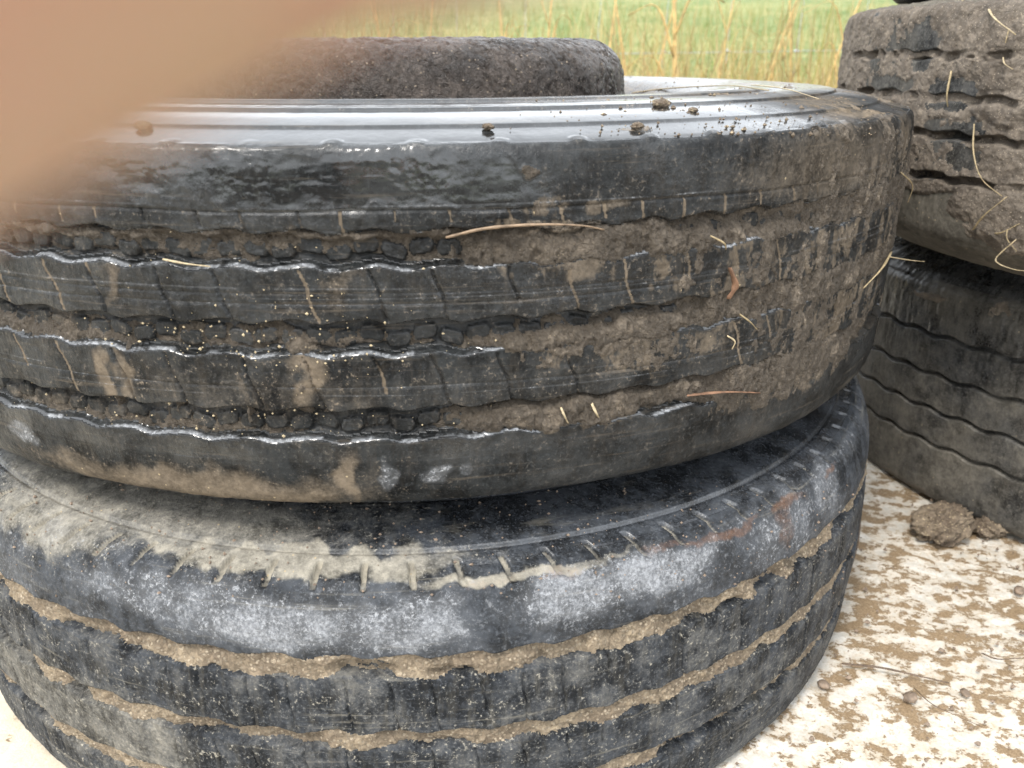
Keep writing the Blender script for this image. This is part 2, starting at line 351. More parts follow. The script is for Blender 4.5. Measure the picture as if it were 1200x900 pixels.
def fn_upper(s, A, Sg, r, z):
    zt = np.where(Sg < s.s0, 0, np.where(Sg > s.s1, -s.H, z)); tr = sst(s.s0-.001, s.s0+.004, Sg)*(1-sst(s.s1-.004, s.s1+.001, Sg))
    gsum = np.zeros_like(A); lk = np.zeros_like(A)
    for zc, ph in ((.058, .5), (.1105, 2.0), (.1655, 1.1)):
        gd, u = groove(z, A, zc, .0205, .0088, .0014, .041, ph, .0016, .0045); gsum = np.maximum(gsum, gd*tr); lk = np.maximum(lk, links(u, A, .0032, .0158)*tr)
    disp = -gsum+lk*sst(.0052, .0070, gsum)
    sp = sipes(A, z, .069, .101, .040, .28, .0012, .0022, 5)+sipes(A, z, .1215, .156, .040, .32, .0012, .0022, 15)+sipes(A, z, .036, .050, .029, .15, .0011, .002, 25)
    fill = sst(.40, .50, fbm(A, Sg, 10, 2, 99)); disp -= sp*tr*(gsum < .001)*(1-.75*fill)
    disp -= .0009*(1-sst(.0003, .0011, np.abs(-z-.0365+.0006*np.sin(A*40))))*tr
    for zl, dp in ((.083, .0005), (.0895, .0006), (.141, .0006), (.0475, .0005)):
        disp -= dp*(1-sst(.0002, .0010, np.abs(-z-zl+.0010*(fbm(A, A*0, 9, 3, int(zl*1000))-.5))))*tr
    # moulded rings on the top wall and little lugs on the shoulder
    for rl, hh in ((.345, .0024), (.385, .0026), (.430, .0028), (.4685, .0020)):
        disp += np.where(Sg < s.s0, hh*.62*(1-sst(rl-.0014, rl, r))-hh*.62*(1-sst(rl-.05, rl-.012, r)), 0)
    k = np.floor(A/.046+.3); f = (A/.046+.3-k-.5)*.046
    lug = 1-sst(.35, 1.0, np.hypot((f+.12*(Sg-s.s0))/.0070, (Sg-s.s0-.001)/.0060))
    disp += .0020*lug*hash2(k, k*0, 4)
    wear = fbm(A*.25, Sg, 220, 3, 8)-.5
    rough = fbm(A, Sg, 90, 4, 4)-.5
    disp += wear*.0007*tr+rough*np.where(Sg < s.s0-.002, .00018, np.where(-z < .036, .0003, .0010))
    disp += (fbm(A, Sg, 320, 3, 47, .7)-.5)*.0007*tr*sst(.35, .6, fbm(A, Sg, 18, 3, 48))
    disp += .004*(fbm(A, Sg, 9, 2, 77)-.5)*tr
    T = s.blobs(A, Sg, [(180, 286, 300, 13, .22), (60, 268, 120, 8, .6), (300, 274, 200, 5, .62), (560, 268, 130, 12, .66), (700, 296, 150, 34, 1.0), (790, 305, 90, 40, .92), (620, 262, 110, 8, .85),
        (30, 388, 90, 16, .60), (220, 396, 220, 12, .20), (700, 398, 120, 20, 1.0), (760, 415, 110, 26, .86), (640, 420, 60, 18, .8),
        (150, 496, 150, 14, .34), (680, 484, 120, 18, .95), (800, 462, 110, 14, .9), (125, 435, 8, 34, .70), (152, 430, 6, 26, .68), (355, 440, 14, 36, .66), (290, 460, 7, 36, .68), (210, 455, 6, 32, .68),
        (930, 300, 100, 40, .86), (900, 350, 80, 60, .80), (950, 370, 80, 66, .92), (930, 432, 92, 34, 1.05), (1010, 290, 50, 130, .88), (985, 205, 70, 50, .74), (1040, 230, 30, 110, .84),
        (618, 207, 15, 8, 1.05), (640, 238, 40, 16, .78), (700, 240, 50, 12, .76), (850, 330, 30, 70, .85), (745, 150, 20, 3, .9), (860, 112, 60, 4, .78), (980, 122, 60, 12, .80), (1030, 136, 30, 8, .9), (990, 150, 50, 12, .78)], .010, 31, .5)
    back = np.abs(A/s.R) > R(66)
    T = np.maximum(T, np.where(back, .45+.5*fbm(A, Sg, 8, 3, 61), 0))
    Tn = T-.10*(gsum < .001)-.10*sst(.3, .7, fbm(A, Sg, 20, 2, 222))*(gsum > .001)*(A > .12)+(fbm(A*1.7, Sg*.8, 45, 5, 12, .6)-.5)*.95*sst(.2, .6, T)+(fbm(A*1.5, Sg, 240, 3, 14)-.5)*.34
    m = -.0086+np.clip(Tn, 0, 1.3)*.0113+(fbm(A, Sg, 150, 5, 19, .75)-.5)*.0050*np.clip(T, 0, 1)+(fbm(A, Sg, 30, 3, 29)-.5)*.003*T
    m = np.where(T < .05, -.05, m); lim = .0006+.0030*fbm(A, Sg, 26, 3, 33)+(fbm(A*1.3, Sg*.8, 170, 5, 34, .72)-.5)*.0042; m = np.minimum(m, np.where(gsum > .001, lim+.0004, lim-.0004))
    mud = sst(-.0002, .0003, m-disp); disp = np.maximum(disp, m)
    D = s.blobs(A, Sg, [(220, 565, 230, 30, .80), (300, 575, 110, 22, .9), (410, 560, 16, 40, .85), (125, 440, 14, 40, .9), (152, 430, 12, 36, .8), (400, 340, 26, 40, .6), (130, 330, 14, 44, .7), (360, 440, 26, 40, .8), (300, 462, 240, 50, .50), (430, 350, 170, 40, .36), (900, 320, 210, 190, .40), (985, 190, 110, 70, .62),
        (960, 118, 90, 16, .62), (1000, 135, 60, 12, .7), (830, 110, 60, 6, .55), (120, 235, 190, 26, .40), (540, 240, 160, 22, .34), (70, 330, 120, 50, .30), (640, 450, 240, 50, .42), (60, 440, 150, 40, .3), (700, 330, 160, 60, .36), (430, 555, 60, 30, .45)], .014, 51, .8)
    D = np.maximum(D, np.where(Sg > s.s0+.003, .06+.26*fbm(A, Sg, 16, 4, 9), .02)); D = np.where(back, np.maximum(D, .55), D)
    D = np.maximum(D, .72*sst(.15, .9, T)*sst(.40, .62, fbm(A*1.5, Sg*.7, 60, 5, 88, .65))); D = D+.95*fill*sst(.0003, .0014, sp)
    D = D*np.where((Sg > s.s0) & (-z < .036) & (A < .12), .35, 1.0)
    lines = sum((1-sst(.0003, .0011, np.abs(-z-zl+.0014*(fbm(A, A*0, 9, 3, int(zl*1000))-.5))))*sst(.42, .55, fbm(A, A*0, 14, 2, int(zl*3000))) for zl in (.0800, .0860, .0895, .137, .141, .146, .0475, .0335))
    W = s.blobs(A, Sg, [(330, 200, 330, 50, .93), (600, 110, 900, 60, .95), (500, 220, 200, 40, .9)], .02, 71, .7)
    W = np.maximum(W, .50); W = np.where(Sg < s.s0+.003, 1.0-.75*s.blobs(A, Sg, [(975, 118, 80, 20, 1.0), (1030, 135, 40, 14, 1.0), (870, 112, 70, 10, .6)], .02, 72, .8), W); W = np.where(z < -.19, .38, W)
    W += .7*(fbm(A, Sg, 30, 4, 91)-.5)*(Sg > s.s0+.003)
    W = np.where((gsum > .0002) & (gsum < .0065), 1.0, W)
    D = np.where((gsum > .0002) & (gsum < .0060), D*.4, D); D = np.where(gsum > .0068, np.maximum(D, .12+.60*fbm(A, Sg, 40, 4, 23)*(1-sst(-.22, .0, A)*.75)), D)
    pale_mask = s.blobs(A, Sg, [(450, 555, 14, 22, .75), (505, 552, 22, 12, .8), (545, 547, 12, 10, .6), (30, 505, 16, 12, .8)], .01, 81)
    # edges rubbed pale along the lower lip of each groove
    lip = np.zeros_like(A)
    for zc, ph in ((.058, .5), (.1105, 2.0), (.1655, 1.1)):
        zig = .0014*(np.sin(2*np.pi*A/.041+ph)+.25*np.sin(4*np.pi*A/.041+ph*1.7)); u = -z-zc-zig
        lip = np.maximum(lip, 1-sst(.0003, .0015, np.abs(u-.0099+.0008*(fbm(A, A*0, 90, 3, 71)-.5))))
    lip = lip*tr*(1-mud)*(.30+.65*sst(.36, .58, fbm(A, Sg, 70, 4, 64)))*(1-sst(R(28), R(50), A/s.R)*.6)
    pale_mask = np.maximum(pale_mask, np.maximum(1.15*lip, .62*lines*tr))
    # pale scuffing along the worn groove edges
    W = W-np.maximum(D-.15, 0)*.5
    return disp, mud, np.stack([mud, np.clip(D, 0, 1), np.clip(pale_mask, 0, 1), np.zeros_like(A)], 1), np.clip(W, 0, 1)

def fn_lower(s, A, Sg, r, z):
    tr = sst(s.s0-.001, s.s0+.004, Sg)*(1-sst(s.s1-.004, s.s1+.001, Sg))
    gsum = np.zeros_like(A)
    scal = .0016*np.abs(np.sin(np.pi*A/.043))+.0022*(fbm(A, A*0, 60, 3, 5)-.5)
    for zc, w, ph in ((.059, .017, .3), (.119, .015, 1.7), (.176, .015, 2.9)):
        gd, u = groove(z-scal*(1-2*0), A, zc, w, .011, .0012, .043, ph, .0015, .0020); gsum = np.maximum(gsum, gd*tr)
    disp = -gsum
    sp = sipes(A, z, .069, .110, .031, .10, .0011, .0022, 5)+sipes(A, z, .128, .166, .031, .1, .0011, .0022, 15)+sipes(A, z, .185, .215, .031, .1, .0011, .002, 25)
    sp = sp*(hash2(np.floor(A/.031), A*0, 3) > .35)
    disp -= sp*tr*(gsum < .001)
    # rounded scallops along the lower groove lips
    for zc in (.0685, .1275, .1845):
        k = np.floor(A/.0215); f = (A/.0215-k-.5)
        disp -= .0022*(1-sst(.10, .42, np.abs(f)))*(1-sst(0, .005, np.abs(-z-zc)))*hash2(k, k*0, 8)*tr
    # shoulder notches
    k = np.floor(A/.033+.4); f = (A/.033+.4-k-.5)*.033+.55*(Sg-s.s0)*np.clip(-A*6, -1, 1)
    notch = (1-sst(.0014, .0030, np.abs(f)))*(1-sst(.008, .012, np.abs(Sg-s.s0+.001)))
    disp -= .0042*notch
    for rl, hh in ((.4745, .0022), (.449, .0020), (.40, .0016)):
        disp += np.where(Sg < s.s0, hh*.6*(1-sst(rl, rl+.0016, r))*sst(rl-.020, rl, r)-.0012*(1-sst(.0004, .0016, np.abs(r-rl-.002))), 0)
    disp += np.where(Sg < s.s0-.006, .0004, .0012)*(fbm(A, Sg, 60, 5, 4, .6)-.5)+.006*(fbm(A, Sg, 8, 2, 77)-.5)*tr
    disp += .0012*(fbm(A, Sg, 260, 3, 44, .7)-.5)*tr
    T = np.where(gsum > .0006, .80-.5*sst(.50, .62, fbm(A, Sg, 16, 3, 66)), 0)
    gap = s.blobs(A, Sg, [(425, 790, 34, 12, .9), (860, 720, 14, 14, .7), (905, 680, 14, 14, .7), (940, 650, 12, 14, .6), (720, 748, 10, 8, .5), (530, 790, 24, 6, .45)], .004, 13)
    Tn = T-gap+(fbm(A, Sg, 40, 4, 12)-.5)*.45+(fbm(A, Sg, 300, 3, 14)-.5)*.3
    m = -.0115+np.clip(Tn, 0, 1.1)*.0122
    m += (fbm(A, Sg, 300, 3, 19, .7)-.5)*.0030
    m = np.where(T < .05, -.05, m)
    mud = sst(-.0002, .0003, m-disp); disp = np.maximum(disp, m)
    D = s.blobs(A, Sg, [(150, 590, 330, 60, .60), (330, 655, 240, 20, .74), (60, 600, 120, 60, .66), (430, 600, 90, 40, .45)], .02, 51, .5)
    ribs = .30+.22*fbm(A, Sg, 20, 3, 9)
    D = np.maximum(D, np.where(-z > .05, ribs, .12)); D += .5*sst(.001, .002, notch*.003)
    D = np.maximum(D, np.where(np.abs(A/s.R) > R(75), .5, 0))
    D = np.maximum(D, s.blobs(A, Sg, [(600, 676, 130, 8, .8), (700, 655, 60, 6, .6), (80, 830, 120, 60, .55)], .01, 53, .5))
    pale_mask = s.blobs(A, Sg, [(60, 640, 130, 40, .62), (200, 700, 170, 40, .75), (330, 735, 130, 38, .92), (480, 735, 120, 36, .88), (650, 705, 110, 36, .95), (770, 670, 90, 36, .95), (815, 650, 40, 32, .95), (905, 640, 26, 50, .75), (935, 610, 24, 60, .7), (970, 570, 22, 50, .75), (985, 590, 12, 70, .6)], .010, 81, .55)
    pale_mask = np.maximum(pale_mask, np.where((-z > .05), .24, .52)*tr)  # even pale base; on the shoulder it paints in the bluish sky sheen
    pale_mask = pale_mask*(.62+.42*sst(.36, .56, fbm(A*.8, Sg, 26, 4, 83)))
    rust = s.blobs(A, Sg, [(570, 685, 50, 8, .4), (850, 625, 60, 9, .58), (780, 640, 40, 6, .5), (925, 590, 26, 12, .62), (660, 670, 40, 8, .45), (920, 620, 8, 30, .5), (975, 548, 12, 8, .6)], .012, 91, .6)
    W = np.where(Sg < s.s0-.004, .80, .30)+.3*(fbm(A, Sg, 30, 4, 91)-.5)
    W = W-D*.5
    return disp, mud, np.stack([mud, np.clip(D, 0, 1), np.clip(pale_mask, 0, 1), rust], 1), np.clip(W, 0, 1)

def fn_rightlow(s, A, Sg, r, z):
    tr = sst(s.s0-.001, s.s0+.004, Sg)*(1-sst(s.s1-.004, s.s1+.001, Sg))
    disp = np.zeros_like(A); gsum = np.zeros_like(A)
    for zc, ph in ((.0634, .5), (.1132, 1.4), (.159, 2.2), (.2038, 3.0)):
        zig = .0022*np.sin(2*np.pi*A/.052+ph)
        u = np.abs(-z-zc-zig); gsum = np.maximum(gsum, .009*(1-sst(.0016, .0034, u))*tr)
    disp -= gsum
    disp += (fbm(A, Sg*.25, 160, 4, 4, .65)-.5)*np.where(-z < .10, .0030, .0010)
    disp += .006*(fbm(A, Sg, 8, 2, 77)-.5)*tr
    T = s.blobs(A, Sg, [(1170, 365, 20, 22, .85), (1090, 346, 30, 6, .8)], .01, 31, .5)
    m = -.0075+np.clip(T+(fbm(A, Sg, 60, 4, 12)-.5)*.3, 0, 1.2)*.0105; m = np.where(T < .05, -.05, m)
    mud = sst(-.0002, .0003, m-disp); disp = np.maximum(disp, m)
    D = .30+.50*fbm(A, Sg, 18, 4, 9); D = np.where(Sg < s.s0, .35+.2*fbm(A, Sg, 30, 4, 9), D); D = np.where(-z > .2038, D+.12, D)
    pale_mask = np.where((np.abs(Sg-s.s0) < .012), .45, .1)
    W = .48+.4*(fbm(A, Sg, 30, 4, 91)-.5)+np.where(-z < .06, .2, 0)
    return disp, mud, np.stack([mud, np.clip(D, 0, 1), pale_mask, np.zeros_like(A)], 1), np.clip(W, 0, 1)

def fn_rightup(s, A, Sg, r, z):
    tr = sst(s.s0-.001, s.s0+.004, Sg)*(1-sst(s.s1-.004, s.s1+.001, Sg))
    gsum = np.zeros_like(A)
    for zc, ph in ((.046, .5), (.086, 2.0), (.122, 1.1), (.163, 3.0)):
        gd, u = groove(z, A, zc, .0080, .015, .0016, .05, ph, .0015, .0018); gsum = np.maximum(gsum, gd*tr)
    disp = -gsum+.0015*(fbm(A, Sg, 60, 5, 4)-.5)+.006*(fbm(A, Sg, 8, 2, 77)-.5)*tr
    T = .74+(fbm(A, Sg, 22, 3, 12)-.5)*.7
    low = sst(.176, .184, -z+.004*np.sin(A*60)); T = T*(1-low)
    T = np.maximum(T, s.blobs(A, Sg, [(1170, 60, 60, 60, 1.15), (1180, 130, 40, 24, 1.3), (1120, 215, 40, 10, .8), (1180, 255, 50, 40, 1.1), (1150, 240, 40, 30, .95), (1090, 30, 40, 30, .8), (1075, 200, 40, 16, .85)], .012, 31, .6))
    gapz = s.blobs(A, Sg, [(1095, 224, 36, 5, .9), (1075, 180, 14, 4, .8), (1015, 78, 16, 5, .9), (1085, 75, 22, 6, .9), (1060, 125, 12, 4, .8), (1140, 78, 24, 5, .6), (1160, 183, 12, 5, .8), (1190, 182, 12, 5, .8)], .003, 33, .5)
    clear = s.blobs(A, Sg, [(1085, 50, 18, 26, .6), (1130, 190, 20, 16, .4), (1100, 110, 14, 18, .5), (1125, 110, 20, 18, .5), (1110, 150, 24, 14, .4), (1050, 100, 18, 10, .35), (1070, 190, 20, 14, .2)], .01, 35, .6)
    m = -(.05+.70*sst(.48, .70, fbm(A, Sg*.5, 24, 3, 91)))*gsum-.0034+np.clip(T-clear+(fbm(A, Sg, 130, 4, 14, .6)-.5)*.45, 0, 1.5)*.0078+(fbm(A, Sg, 230, 3, 19, .7)-.5)*.0022
    m = np.where((T < .05), -.05, m)-gapz*.016*(gsum > .001)-.005*sst(.55, .62, fbm(A, Sg, 38, 3, 57))*(gsum > .004)
    mud = sst(-.0002, .0003, m-disp); disp = np.maximum(disp, m)
    D = .42+.25*fbm(A, Sg, 18, 4, 9)+.18*low
    W = .2+.3*(fbm(A, Sg, 30, 4, 91)-.5)
    return disp, mud, np.stack([mud, np.clip(D, 0, 1), np.full_like(A, .1), np.zeros_like(A)], 1), np.clip(W, 0, 1)

def fn_plain(s, A, Sg, r, z):
    tr = sst(s.s0-.001, s.s0+.004, Sg)*(1-sst(s.s1-.004, s.s1+.001, Sg))
    disp = np.zeros_like(A)
    for zc in (.06, .11, .16): disp -= groove(z, A, zc, .012, .009, .0016, .05)[0]*tr
    disp += .002*(fbm(A, Sg, 40, 3, 4)-.5)
    o = np.zeros_like(A)
    return disp, o, np.stack([o, o+.12, o, o], 1), o+.3

TG = 'worn truck tyres lying flat in stacks'
TU = Tyre((-.106, .9534), (-.0016, .0108), .5024, .2244, .4955, .0150, .012, sq=1.)
TL = Tyre((-.0995, .9172), (.0055, -.0087), .2410, .2374, .4895, .020, .003, tap=.012)
TRU = Tyre((.918, 1.028), (.0069, .0076), .5885, .2281, .5, .010, .036, sq=1.)
TRL = Tyre((.9997, 1.1587), (-.0105, .0265), .2848, .2810, .5026, .036, .003)
TRT = Tyre((.975, 1.055), (.0, .0), .8400, .2300, .5, .016, .014)
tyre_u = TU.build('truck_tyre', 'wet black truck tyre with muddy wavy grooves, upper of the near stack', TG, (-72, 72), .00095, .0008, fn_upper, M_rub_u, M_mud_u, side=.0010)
tyre_l = TL.build('truck_tyre', 'weathered tyre with chalky shoulder and sand packed in its grooves, bottom of near stack', TG, (-72, 72), .0010, .0009, fn_lower, M_rub_l, M_sand, 'packed_sand', side=.0010)
tyre_rl = TRL.build('truck_tyre', 'grey tyre with thin wavy grooves on the white ground, bottom of right stack', TG, (-100, 10), .0016, .0011, fn_rightlow, M_rub_r, M_mud_r)
tyre_ru = TRU.build('truck_tyre', 'tyre caked all over in brown mud with straw stuck on, middle of the right stack', TG, (-105, 10), .0014, .0011, fn_rightup, M_rub_r, M_mud_r)
tyre_rt = TRT.build('truck_tyre', 'black tyre just showing its underside on top of the mud caked tyre', TG, (-105, 10), .006, .003, fn_plain, M_rub_r, M_mud_r)

# small tyre lying in the hole of the upper tyre
def small_tyre():
    zt, H, Rd = .5625, .285, .250
    root = empty('small_tyre', (-.130, .950, zt-H))
    tag(root, 'smaller dark tyre with rounded edge coated in cracked mud, lying on the near stack', 'tyre')
    pr = [(.150, -.035), (.155, -.012), (.175, -.003), (.200, 0), (.218, -.002), (.232, -.008), (.242, -.018), (.2475, -.032), (.250, -.06), (.250, -H+.05), (.243, -H+.02), (.225, -H+.004), (.20, -H), (.155, -H+.01), (.150, -H+.03)]
    P = np.array(pr); d = np.r_[0, np.cumsum(np.hypot(*np.diff(P, axis=0).T))]
    sv = np.r_[np.arange(0, d[9], .0014), np.arange(d[9], d[-1], .01), d[-1]]
    r = np.interp(sv, d, P[:, 0]); z = np.interp(sv, d, P[:, 1])
    kk = np.ones(9)/9; r[4:-4] = np.convolve(r, kk, 'valid'); z[4:-4] = np.convolve(z, kk, 'valid')
    nc = 1000; th = np.arange(nc)*2*math.pi/nc
    TH, S2 = np.meshgrid(th, sv); rr = np.repeat(r, nc); zz = np.repeat(z, nc); TH = TH.ravel(); S2 = S2.ravel(); A = TH*Rd
    tx = np.gradient(r, sv); tz = np.gradient(z, sv); L = np.hypot(tx, tz); nx = np.repeat(-tz/L, nc); nz = np.repeat(tx/L, nc)
    crack = np.abs(fbm(A, S2, 26, 3, 3)-.5); c2 = np.abs(fbm(A, S2, 70, 3, 6)-.5)
    disp = (fbm(A, S2, 95, 4, 2, .6)-.5)*.0034-.0025*(1-sst(0, .02, crack))*sst(.55, .65, fbm(A, S2, 8, 2, 9))-.0014*(1-sst(0, .05, c2))
    disp = disp+.003*(fbm(A, S2, 9, 2, 5)-.5)
    rr2 = rr+nx*disp; z2 = zz+nz*disp+H
    V = np.stack([rr2*np.sin(TH), -rr2*np.cos(TH), z2], 1); n = len(sv)
    i = np.arange(n-1)[:, None]; j = np.arange(nc)[None]; j2 = (j+1) % nc
    Q = np.stack([i*nc+j, (i+1)*nc+j, (i+1)*nc+j2, i*nc+j2], -1).reshape(-1, 4)
    rid = np.repeat(np.arange(n-1), nc)
    kb = np.searchsorted(sv, d[3])
    for nm, sel in (('bead', rid < kb), ('tread', rid >= kb)):
        q = Q[sel]; u, inv = np.unique(q, return_inverse=True)
        link_mesh(nm, np_mesh(nm, V[u], inv.reshape(-1, 4)), M_dimple, root)
small_tyre()

# ---------------------------------------------------------------- ground
def lin(a, b, st): return np.arange(a, b, st)
def grid_mesh(name, xs, ys, hf, mat, kind='structure'):
    X, Y = np.meshgrid(xs, ys); Z = hf(X, Y); n = len(xs)
    V = np.stack([X.ravel(), Y.ravel(), Z.ravel()], 1)
    i = np.arange(len(ys)-1)[:, None]; j = np.arange(n-1)[None]
    Q = np.stack([i*n+j, i*n+j+1, (i+1)*n+j+1, (i+1)*n+j], -1).reshape(-1, 4)
    o = link_mesh(name, np_mesh(name, V, Q), mat); tag(o, kind=kind); return o
def ground_mat():
    m, nt, p = nmat('whitened_concrete_with_mud'); g = NG(nt); v = g.obj()
    big = g.noise(3.2, 3, .5, v); n1 = g.noise(38, 7, .72, g.mapv(v, (.85, 1.25, 1)), dist=.12); n2 = g.noise(85, 5, .7, v); n3 = g.noise(480, 4, .7, v)
    sx = g.n('ShaderNodeSeparateXYZ'); g.l(v, sx.inputs[0])
    # more trodden mud towards the open middle of the pad, less at the left stack's foot
    bx = g.mr(sx.outputs[0], .02, .40, -.09, .000)
    f = g.math('ADD', g.math('MULTIPLY', n1, .66), g.math('MULTIPLY', n2, .34))
    f = g.math('ADD', f, g.math('ADD', g.math('ADD', bx, g.mr(sx.outputs[1], .45, 1.0, .0, -.022)), g.math('MULTIPLY', g.math('SUBTRACT', big, .5), .14)))
    mask = g.mr(f, .490, .520)
    halo = g.mr(f, .42, .51)
    white = g.mix(g.mr(n2, .35, .7), (.52, .49, .43), (.76, .74, .69))
    white = g.mix(g.mr(g.noise(150, 5, .8, v), .52, .66), white, (.42, .35, .25))
    white = g.mix(g.mr(g.noise(9, 4, .6, v), .5, .75, 0, .35), white, (.60, .50, .36))
    sandy = g.mr(sx.outputs[0], -.42, -.15, .75, 0)
    white = g.mix(sandy, white, g.mix(n3, (.5, .42, .30), (.68, .60, .45)))
    c = g.mix(g.math('MULTIPLY', halo, .5), white, (.50, .38, .24))
    mudc = g.mix(g.mr(n3, .3, .7), (.19, .13, .072), (.33, .24, .145))
    c = g.mix(mask, c, mudc)
    g.l(c, p.inputs['Base Color']); p.inputs['Roughness'].default_value = .75
    g.l(g.mr(mask, 0, 1, .8, .6), p.inputs['Roughness'])
    b = g.bump(mask, .5, .0025); b = g.bump(g.math('ADD', n3, n2), .5, .0015, b)
    g.l(b, p.inputs['Normal'])
    return m
M_ground = ground_mat()
xs = np.r_[-6, -3, -1.5, -1, lin(-.9, 1.7, .006), 1.8, 2.5, 4, 7]; ys = np.r_[-.30, -.15, lin(.0, 1.7, .006), 1.8, 2.0, 2.15]
grid_mesh('ground', xs, ys, lambda X, Y: .004*(fbm(X, Y, 14, 4, 3)-.5)+.003*(fbm(X, Y, 60, 3, 8)-.5)-.003, M_ground)
M_added_ground = mud_mat('added_dark_gravel', (.075, .062, .05), (.13, .11, .09), grain=(.2, .18, .15), rough=.8, grains=.4, gscale=60)
grid_mesh('added_dark_ground', np.r_[-14, -6, -3, 0, 3, 6, 14], np.r_[-9, -5, -2, -1, -.302], lambda X, Y: -.012+.01*(fbm(X, Y, 3, 3, 9)-.5), M_added_ground)  # unseen, added so the tyre reflects dark ground instead of green field
def field_h(X, Y):
    up = np.maximum(0, Y-3.4)
    z = -.05+.125*np.minimum(up, 42)+.002*np.maximum(0, up-42)
    return z+.05*(fbm(X, Y, .9, 3, 5)-.5)*np.clip((Y-2)/2, 0, 1)+.12*(fbm(X, Y, .25, 2, 6)-.5)*np.clip((Y-5)/6, 0, 1)
def field_mat():
    m, nt, p = nmat('meadow'); g = NG(nt); v = g.obj()
    n1 = g.noise(1.1, 5, .6, v); n2 = g.noise(9, 5, .7, v)
    c = g.mix(g.mr(n1, .35, .65), (.11, .165, .045), (.21, .22, .075))
    c = g.mix(g.mr(n2, .45, .75), c, (.38, .36, .16))
    g.l(c, p.inputs['Base Color']); p.inputs['Roughness'].default_value = .9
    g.l(g.bump(n2, .8, .05), p.inputs['Normal'])
    return m
M_field = field_mat()
xs = np.r_[-260, -150, -80, -40, lin(-20, 20, .5), 21, 40, 80, 150, 260]; ys = np.r_[-200, -60, -20, -5, -1, lin(1.9, 12, .25), lin(12, 60, 1.0), 80, 130, 300]
grid_mesh('field', xs, ys, field_h, M_field)

# ---------------------------------------------------------------- grass
def blades(n, xr, yr, hr, wr, lean, mats, name, label, base=field_h, ypow=1.0):
    x = rng.uniform(*xr, n); y = yr[0]+(yr[1]-yr[0])*rng.uniform(0, 1, n)**ypow
    x = x*(1+np.maximum(0, y-3)*.25)
    z = base(x, y)-.01; h = rng.uniform(*hr, n); w = rng.uniform(*wr, n)
    th = rng.uniform(0, 2*np.pi, n); ld = rng.uniform(0, 2*np.pi, n); la = np.abs(rng.normal(0, lean, n))
    ts = np.array([0, .3, .6, .85, 1.0]); V = []
    for t in ts:
        cx = x+np.cos(ld)*la*h*t**1.8; cy = y+np.sin(ld)*la*h*t**1.8; cz = z+h*t*(1-.25*la*t)
        ww = w*(1-t)**.6 if t < 1 else w*0.05
        V.append(np.stack([cx-np.cos(th)*ww, cy-np.sin(th)*ww, cz], 1)); V.append(np.stack([cx+np.cos(th)*ww, cy+np.sin(th)*ww, cz], 1))
    V = np.stack(V, 1).reshape(-1, 3); b = np.arange(n)[:, None]*10
    Q = np.concatenate([b+np.array([[2*i, 2*i+1, 2*i+3, 2*i+2]]) for i in range(4)])
    me = np_mesh(name, V, Q, attrs={'tint': np.repeat(rng.uniform(0, 1, n), 10)})
    o = link_mesh(name, me, mats); return o
def grass_mat(name, cols):
    m, nt, p = nmat(name); g = NG(nt)
    t = g.n('ShaderNodeAttribute', attribute_name='tint').outputs['Fac']
    cr = g.n('ShaderNodeValToRGB'); g.l(t, cr.inputs[0])
    while len(cr.color_ramp.elements) < len(cols): cr.color_ramp.elements.new(.5)
    for i, c in enumerate(cols): cr.color_ramp.elements[i].position = i/(len(cols)-1); cr.color_ramp.elements[i].color = (*c, 1)
    g.l(cr.outputs[0], p.inputs['Base Color']); p.inputs['Roughness'].default_value = .6
    return m
M_green = grass_mat('green_grass', [(.08, .155, .025), (.14, .20, .04), (.25, .245, .07), (.36, .29, .11)])
M_dry = grass_mat('dry_grass', [(.30, .20, .07), (.44, .32, .12), (.55, .44, .22), (.24, .14, .05), (.36, .34, .09)])
gr = blades(26000, (-3.4, 3.2), (2.25, 12), (.07, .22), (.002, .004), .5, M_green, 'meadow_grass', '', ypow=1.3)
tag(gr, 'short green grass of the meadow behind the wire fence', 'grass', kind='stuff')
dg = blades(5200, (-1.9, 2.4), (2.3, 3.9), (.42, .85), (.0012, .0034), .30, M_dry, 'dry_grass', '')
tag(dg, 'thin dry yellow grass growing along the wire fence', 'grass', kind='stuff')
dl = blades(9000, (-2.2, 2.8), (2.2, 4.2), (.25, .60), (.002, .004), .42, M_dry, 'dry_grass', '')
tag(dl, 'lower tangle of straw coloured grass at the foot of the fence', 'grass', kind='stuff')

